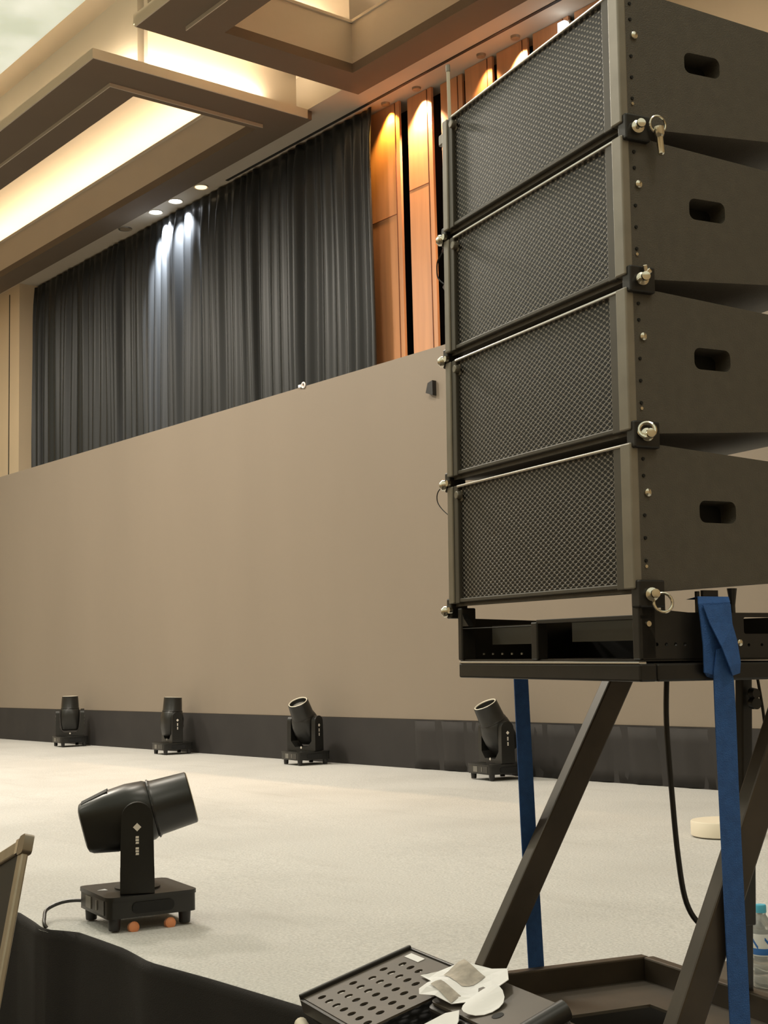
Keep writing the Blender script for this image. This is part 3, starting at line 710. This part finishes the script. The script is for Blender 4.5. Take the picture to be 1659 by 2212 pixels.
# cables below the cart top
t = obj('signal_cable', MB().tube([A(*p) for p in smooth_path([(-.3, .272, -.15), (-.3, .268, -.239), (-.3, .275, -.368), (-.3, .286, -.504), (-.3, .303, -.596), (-.3, .340, -.645), (-.3, .40, -.672)])], .0055, 8), M_BLACK, smooth=True)
tag(t, 'thick black cable hanging in a curve between the two slanting legs', 'cable')
t = obj('thin_cable', MB().tube([A(*p) for p in smooth_path([(-.250, .46, -.15), (-.245, .47, -.244), (-.240, .47, -.372), (-.210, .47, -.45), (-.225, .49, -.528), (-.205, .50, -.66), (-.20, .52, -1.03)])], .003, 6), M_BLACK, smooth=True)
tag(t, 'thin black cable running down behind the near slanting leg at the right edge', 'cable')

# low box behind the cart on the stage, bottle
RS = Matrix.Translation((-2.45, 3.22, .603)) @ Matrix.Rotation(math.radians(-13.6), 4, 'Z')
t = thing('stage_box', 'low black case lid lying on the stage under the water bottle', 'case', RS)
obj('body', MB().box((-.18, -.16, 0), (.75, .30, .045)), M_SHELF, t, bevel=.006)
t = thing('cable_box', 'black connector box standing on the low case behind the bottle', 'box', Matrix.Translation((-2.50, 3.42, .649)) @ Matrix.Rotation(math.radians(-13.6), 4, 'Z'))
obj('body', MB().box((-.12, -.05, 0), (.16, .09, .075)), M_BLACK, t, bevel=.006)
for i in range(2):
    t = obj('patch_lead', MB().tube(smooth_path([(-2.62+i*.05, 3.33, .70), (-2.50, 3.27, .712-.03*i), (-2.42, 3.22+.05*i, .675), (-2.36, 3.25+.05*i, .660), (-2.30, 3.30+.05*i, .656)]), .004, 6), M_RAIL, smooth=True)
    tag(t, ('upper' if i == 0 else 'lower') + ' thin grey lead lying across the case left of the bottle', 'cable')
t = thing('water_bottle', 'clear plastic water bottle with light blue cap and blue printed label', 'bottle', Matrix.Translation((-2.333, 3.157, .649)))
M_PET = mat('clear_plastic', (.88, .92, .92), .12, trans=.75)
M_CAP = mat('sky_blue_cap', (.10, .50, .72), .4)
M_LBLW = mat('label_white', (.80, .82, .82), .45)
M_LBLB = mat('label_blue', (.03, .16, .50), .45)
obj('body', MB().lathe([(.028, 0), (.031, .004), (.031, .03), (.029, .033), (.031, .036), (.031, .060), (.029, .063), (.031, .066), (.031, .09), (.030, .095), (.031, .10), (.031, .145), (.027, .165), (.016, .185), (.013, .190), (.013, .198)], n=28), M_PET, t, smooth=True)
lb = obj('label', MB().lathe([(.0315, .085), (.0318, .086), (.0318, .142), (.0315, .143)], n=28, close=False), M_LBLW, t, smooth=True)
obj('label_band', MB().lathe([(.0319, .088), (.0321, .089), (.0321, .104), (.0319, .105)], n=28, close=False), M_LBLB, lb, smooth=True)
sw = MB()
for q0 in (3.2, 4.4, 5.6):
    for q in range(6):
        a = q0+q*.10; z = .135-q*.004
        sw.prism([(-.06, 0), (.06, -.003), (.06, -.012), (-.06, -.008)], lambda u, v, h: (h*math.cos(a+u), h*math.sin(a+u), z+v), .0318, .0324)
obj('label_motif', sw, M_LBLB, lb)
obj('cap', MB().lathe([(.0145, .196), (.0150, .198), (.0150, .214), (.0135, .217)], n=24), M_CAP, t, smooth=True)

# ------------------------------------------------------------------ bottom foreground: perforated lid, equipment case, paper
Wv = Vector((-.972, .236, 0)); b_ = math.radians(15.8)
Dh = Vector((.236, .972, 0)); dv = math.cos(b_)*Dh+math.sin(b_)*Vector((0, 0, 1)); nv = (-Wv).cross(dv)
P0 = Vector((-1.591, 1.306, 1.126))
LID = Matrix(((-Wv.x, dv.x, nv.x, P0.x), (-Wv.y, dv.y, nv.y, P0.y), (-Wv.z, dv.z, nv.z, P0.z), (0, 0, 0, 1)))
t = thing('perforated_tray', 'black perforated metal tray with round holes at the bottom edge of the picture', 'tray', LID)
holes = []
for i in range(7):
    for j in range(6):
        u = .028+i*.026+(.013 if j % 2 else 0); v = -.158+j*.025
        if u < .190: holes.append([(u+.0062*math.cos(q*math.pi/5), v+.0062*math.sin(q*math.pi/5)) for q in range(10)])
pm = MB(); holed_plate(pm, [(0, -.176), (.20, -.176), (.20, 0), (0.0, 0)], holes, lambda u, v, h: (u, v, h-.003), .003)
obj('perforated_sheet', pm, M_SHELF, t)
obj('rim', MB().box((-.006, -.18, -.014), (.001, .004, .006)).box((0, 0, -.014), (.20, .005, .003)).box((0, -.182, -.02), (.20, -.176, .0)), M_BLACK, t, bevel=.002)
obj('under_pan', MB().box((.004, -.172, -.034), (.196, -.004, -.030)), M_DARK, t)
obj('sticker', MB().box((.018, -.018, .0002), (.062, -.006, .001)), M_WHITE, t, label='white paper sticker')
for u in (.01, .18):
    obj('support_leg', MB().bar((u, -.165, -.012), (u, -.139, -.098), .012, .012), M_BLACK, t)
    obj('support_leg', MB().bar((u, -.012, -.012), (u, .026, -.138), .012, .012), M_BLACK, t)
t = thing('equipment_case', 'small black equipment case with a rounded end, right of the perforated tray', 'case', LID)
prof = rrect(.205, -.085, .415, .018, .012)
obj('body', MB().prism(rrect(.203, -.083, .412, .016, .016, 4), lambda u, v, h: (u, v, h), -.115, -.004), M_BLACK, t, bevel=.004)
obj('top_panel', MB().prism(rrect(.208, -.076, .398, .012, .010, 4), lambda u, v, h: (u, v, h), -.004, .001), M_SHELF, t, bevel=.001)
obj('end_cap', MB().tube([(.404, -.078, -.01), (.404, .012, -.004)], .013, 14), M_BLACK, t, smooth=True)
obj('screw_hole', MB().lathe([(.008, .0), (.008, .0016)], c=(.345, -.050, 0), n=12), M_DARK, t)
tb = obj('cream_tube', MB().tube([LID @ Vector((-.006, -.188, -.034)), LID @ Vector((.10, -.205, -.050))], .0095, 14), M_CREAM, smooth=True)
tag(tb, 'short cream-coloured tube poking out under the left corner of the perforated tray', 'tube')
# crumpled white sheet
M_PRINT = mat('grey_print', (.45, .40, .35), .7, noise=(45, .35))
t = thing('paper_sheet', 'crumpled white printed paper lying on the black equipment case', 'paper', LID)
def sheet(mb, poly, zf, cx, cy, n=14):
    # grid-fill a polygon by fan rings for gentle relief
    m = len(poly); rings = []
    for k in range(1, 6):
        s = k/5; rings.append([mb.bm.verts.new((cx+(u-cx)*s, cy+(v-cy)*s, zf(cx+(u-cx)*s, cy+(v-cy)*s))) for u, v in poly])
    c = mb.bm.verts.new((cx, cy, zf(cx, cy)))
    for i in range(m):
        mb.bm.faces.new((c, rings[0][i], rings[0][(i+1) % m]))
        for a, b in zip(rings, rings[1:]): mb.bm.faces.new((a[i], b[i], b[(i+1) % m], a[(i+1) % m]))
pp = MB()
zf = lambda u, v: .010+.007*math.sin(u*46+v*30)+.004*math.sin(v*90-u*25)
poly = [(.118, -.042), (.150, -.028), (.185, -.004), (.215, .020), (.240, .032), (.262, .020), (.290, .004), (.300, -.022), (.290, -.052), (.262, -.070), (.235, -.078), (.205, -.086), (.190, -.078), (.196, -.066), (.165, -.056), (.160, -.046)]
sheet(pp, poly, zf, .222, -.028)
o = obj('sheet', pp, M_WHITE, t); o.modifiers.new('paper', 'SOLIDIFY').thickness = .0008
tp = [(.306+.022*(1+.35*math.sin(a))*math.cos(a)+.010*math.sin(a), -.046+.026*math.sin(a)-.014*math.cos(a)) for a in [2*math.pi*i/18 for i in range(18)]]
pp = MB(); sheet(pp, tp, lambda u, v: .013+.12*(v+.02)+.10*(.30-u)+.003*math.sin(u*90), .302, -.046)
o = obj('torn_corner', pp, M_WHITE, t); o.modifiers.new('paper', 'SOLIDIFY').thickness = .0008
pp = MB(); sheet(pp, [(.268, -.084), (.290, -.074), (.306, -.086), (.318, -.11), (.30, -.14), (.26, -.14), (.242, -.11)], lambda u, v: .003+.45*(v+.08), .285, -.10)
o = obj('hanging_flap', pp, M_WHITE, t); o.modifiers.new('paper', 'SOLIDIFY').thickness = .0008
pr = MB()
for (u0, v0, u1, v1) in ((.182, -.036, .232, .000), (.212, -.070, .262, -.054)):
    pr = MB()
    n = 6
    for i in range(n):
        for j in range(4):
            ua, ub = u0+(u1-u0)*i/n, u0+(u1-u0)*(i+1)/n; va, vb = v0+(v1-v0)*j/4, v0+(v1-v0)*(j+1)/4
            pr.face([(a, b, zf(a, b)+.0018) for a, b in ((ua, va), (ub, va), (ub, vb), (ua, vb))])
    obj('printed_area', pr, M_PRINT, t)
# support case below (stands on the floor)
t = thing('road_case', 'tall black road case standing on the floor under the perforated tray', 'case', Matrix.Translation((-1.38, 1.17, 0)) @ Matrix.Rotation(math.radians(-13.6), 4, 'Z'))
obj('body', MB().box((-.27, -.14, .02), (.30, .16, .985)), M_BLACK, t, bevel=.01)
for a, b in (((-.275, -.145, .96), (.305, -.125, .99)), ((-.275, .145, .96), (.305, .165, .99))):
    obj('edge_profile', MB().box(a, b), M_ALU, t, bevel=.004)

# flight case lid at the left edge
Wl = Vector((-.966, .259, 0)); P1 = Vector((-2.214, .988, 1.275)); P2 = Vector((-2.134, .895, .993))
upv = (P1-P2).normalized(); xv = Vector((.90, -.22, 0)); xv = Vector((.978, -.16, .0)); xv = (xv-upv*xv.dot(upv)).normalized(); yv = upv.cross(xv)
FC = Matrix(((xv.x, yv.x, upv.x, P1.x), (xv.y, yv.y, upv.y, P1.y), (xv.z, yv.z, upv.z, P1.z), (0, 0, 0, 1)))
t = thing('flight_case', 'black flight case with aluminium edges, partly seen at the left edge of the picture', 'case', FC)
obj('lid_panel', MB().box((-.45, .003, -.62), (-.036, .012, -.022)), mat('case_laminate', (.008, .008, .009), .5), t)
obj('edge_profile', MB().box((-.038, -.002, -.62), (-.012, .010, -.03)).box((-.45, -.002, -.026), (-.038, .010, -.002)), M_ALU, t, bevel=.003)
obj('ball_corner', MB().prism(rrect(-.036, -.032, -.006, .001, .006, 4), lambda u, v, h: (u, h, v), -.004, .013), mat('steel_corner', (.30, .26, .21), .35, .7), t, bevel=.003, smooth=True)
obj('corner_brace', MB().box((-.052, -.004, -.027), (-.038, .0, -.002)), M_EDGE, t)
bd = obj('case_body', MB().box((-.40, -.25, 0), (.13, .12, .66), Matrix.Translation((-2.30, .88, 0)) @ Matrix.Rotation(math.radians(-10), 4, 'Z')), M_BLACK, None, bevel=.01)
bd.parent = t; bd.matrix_parent_inverse = FC.inverted()
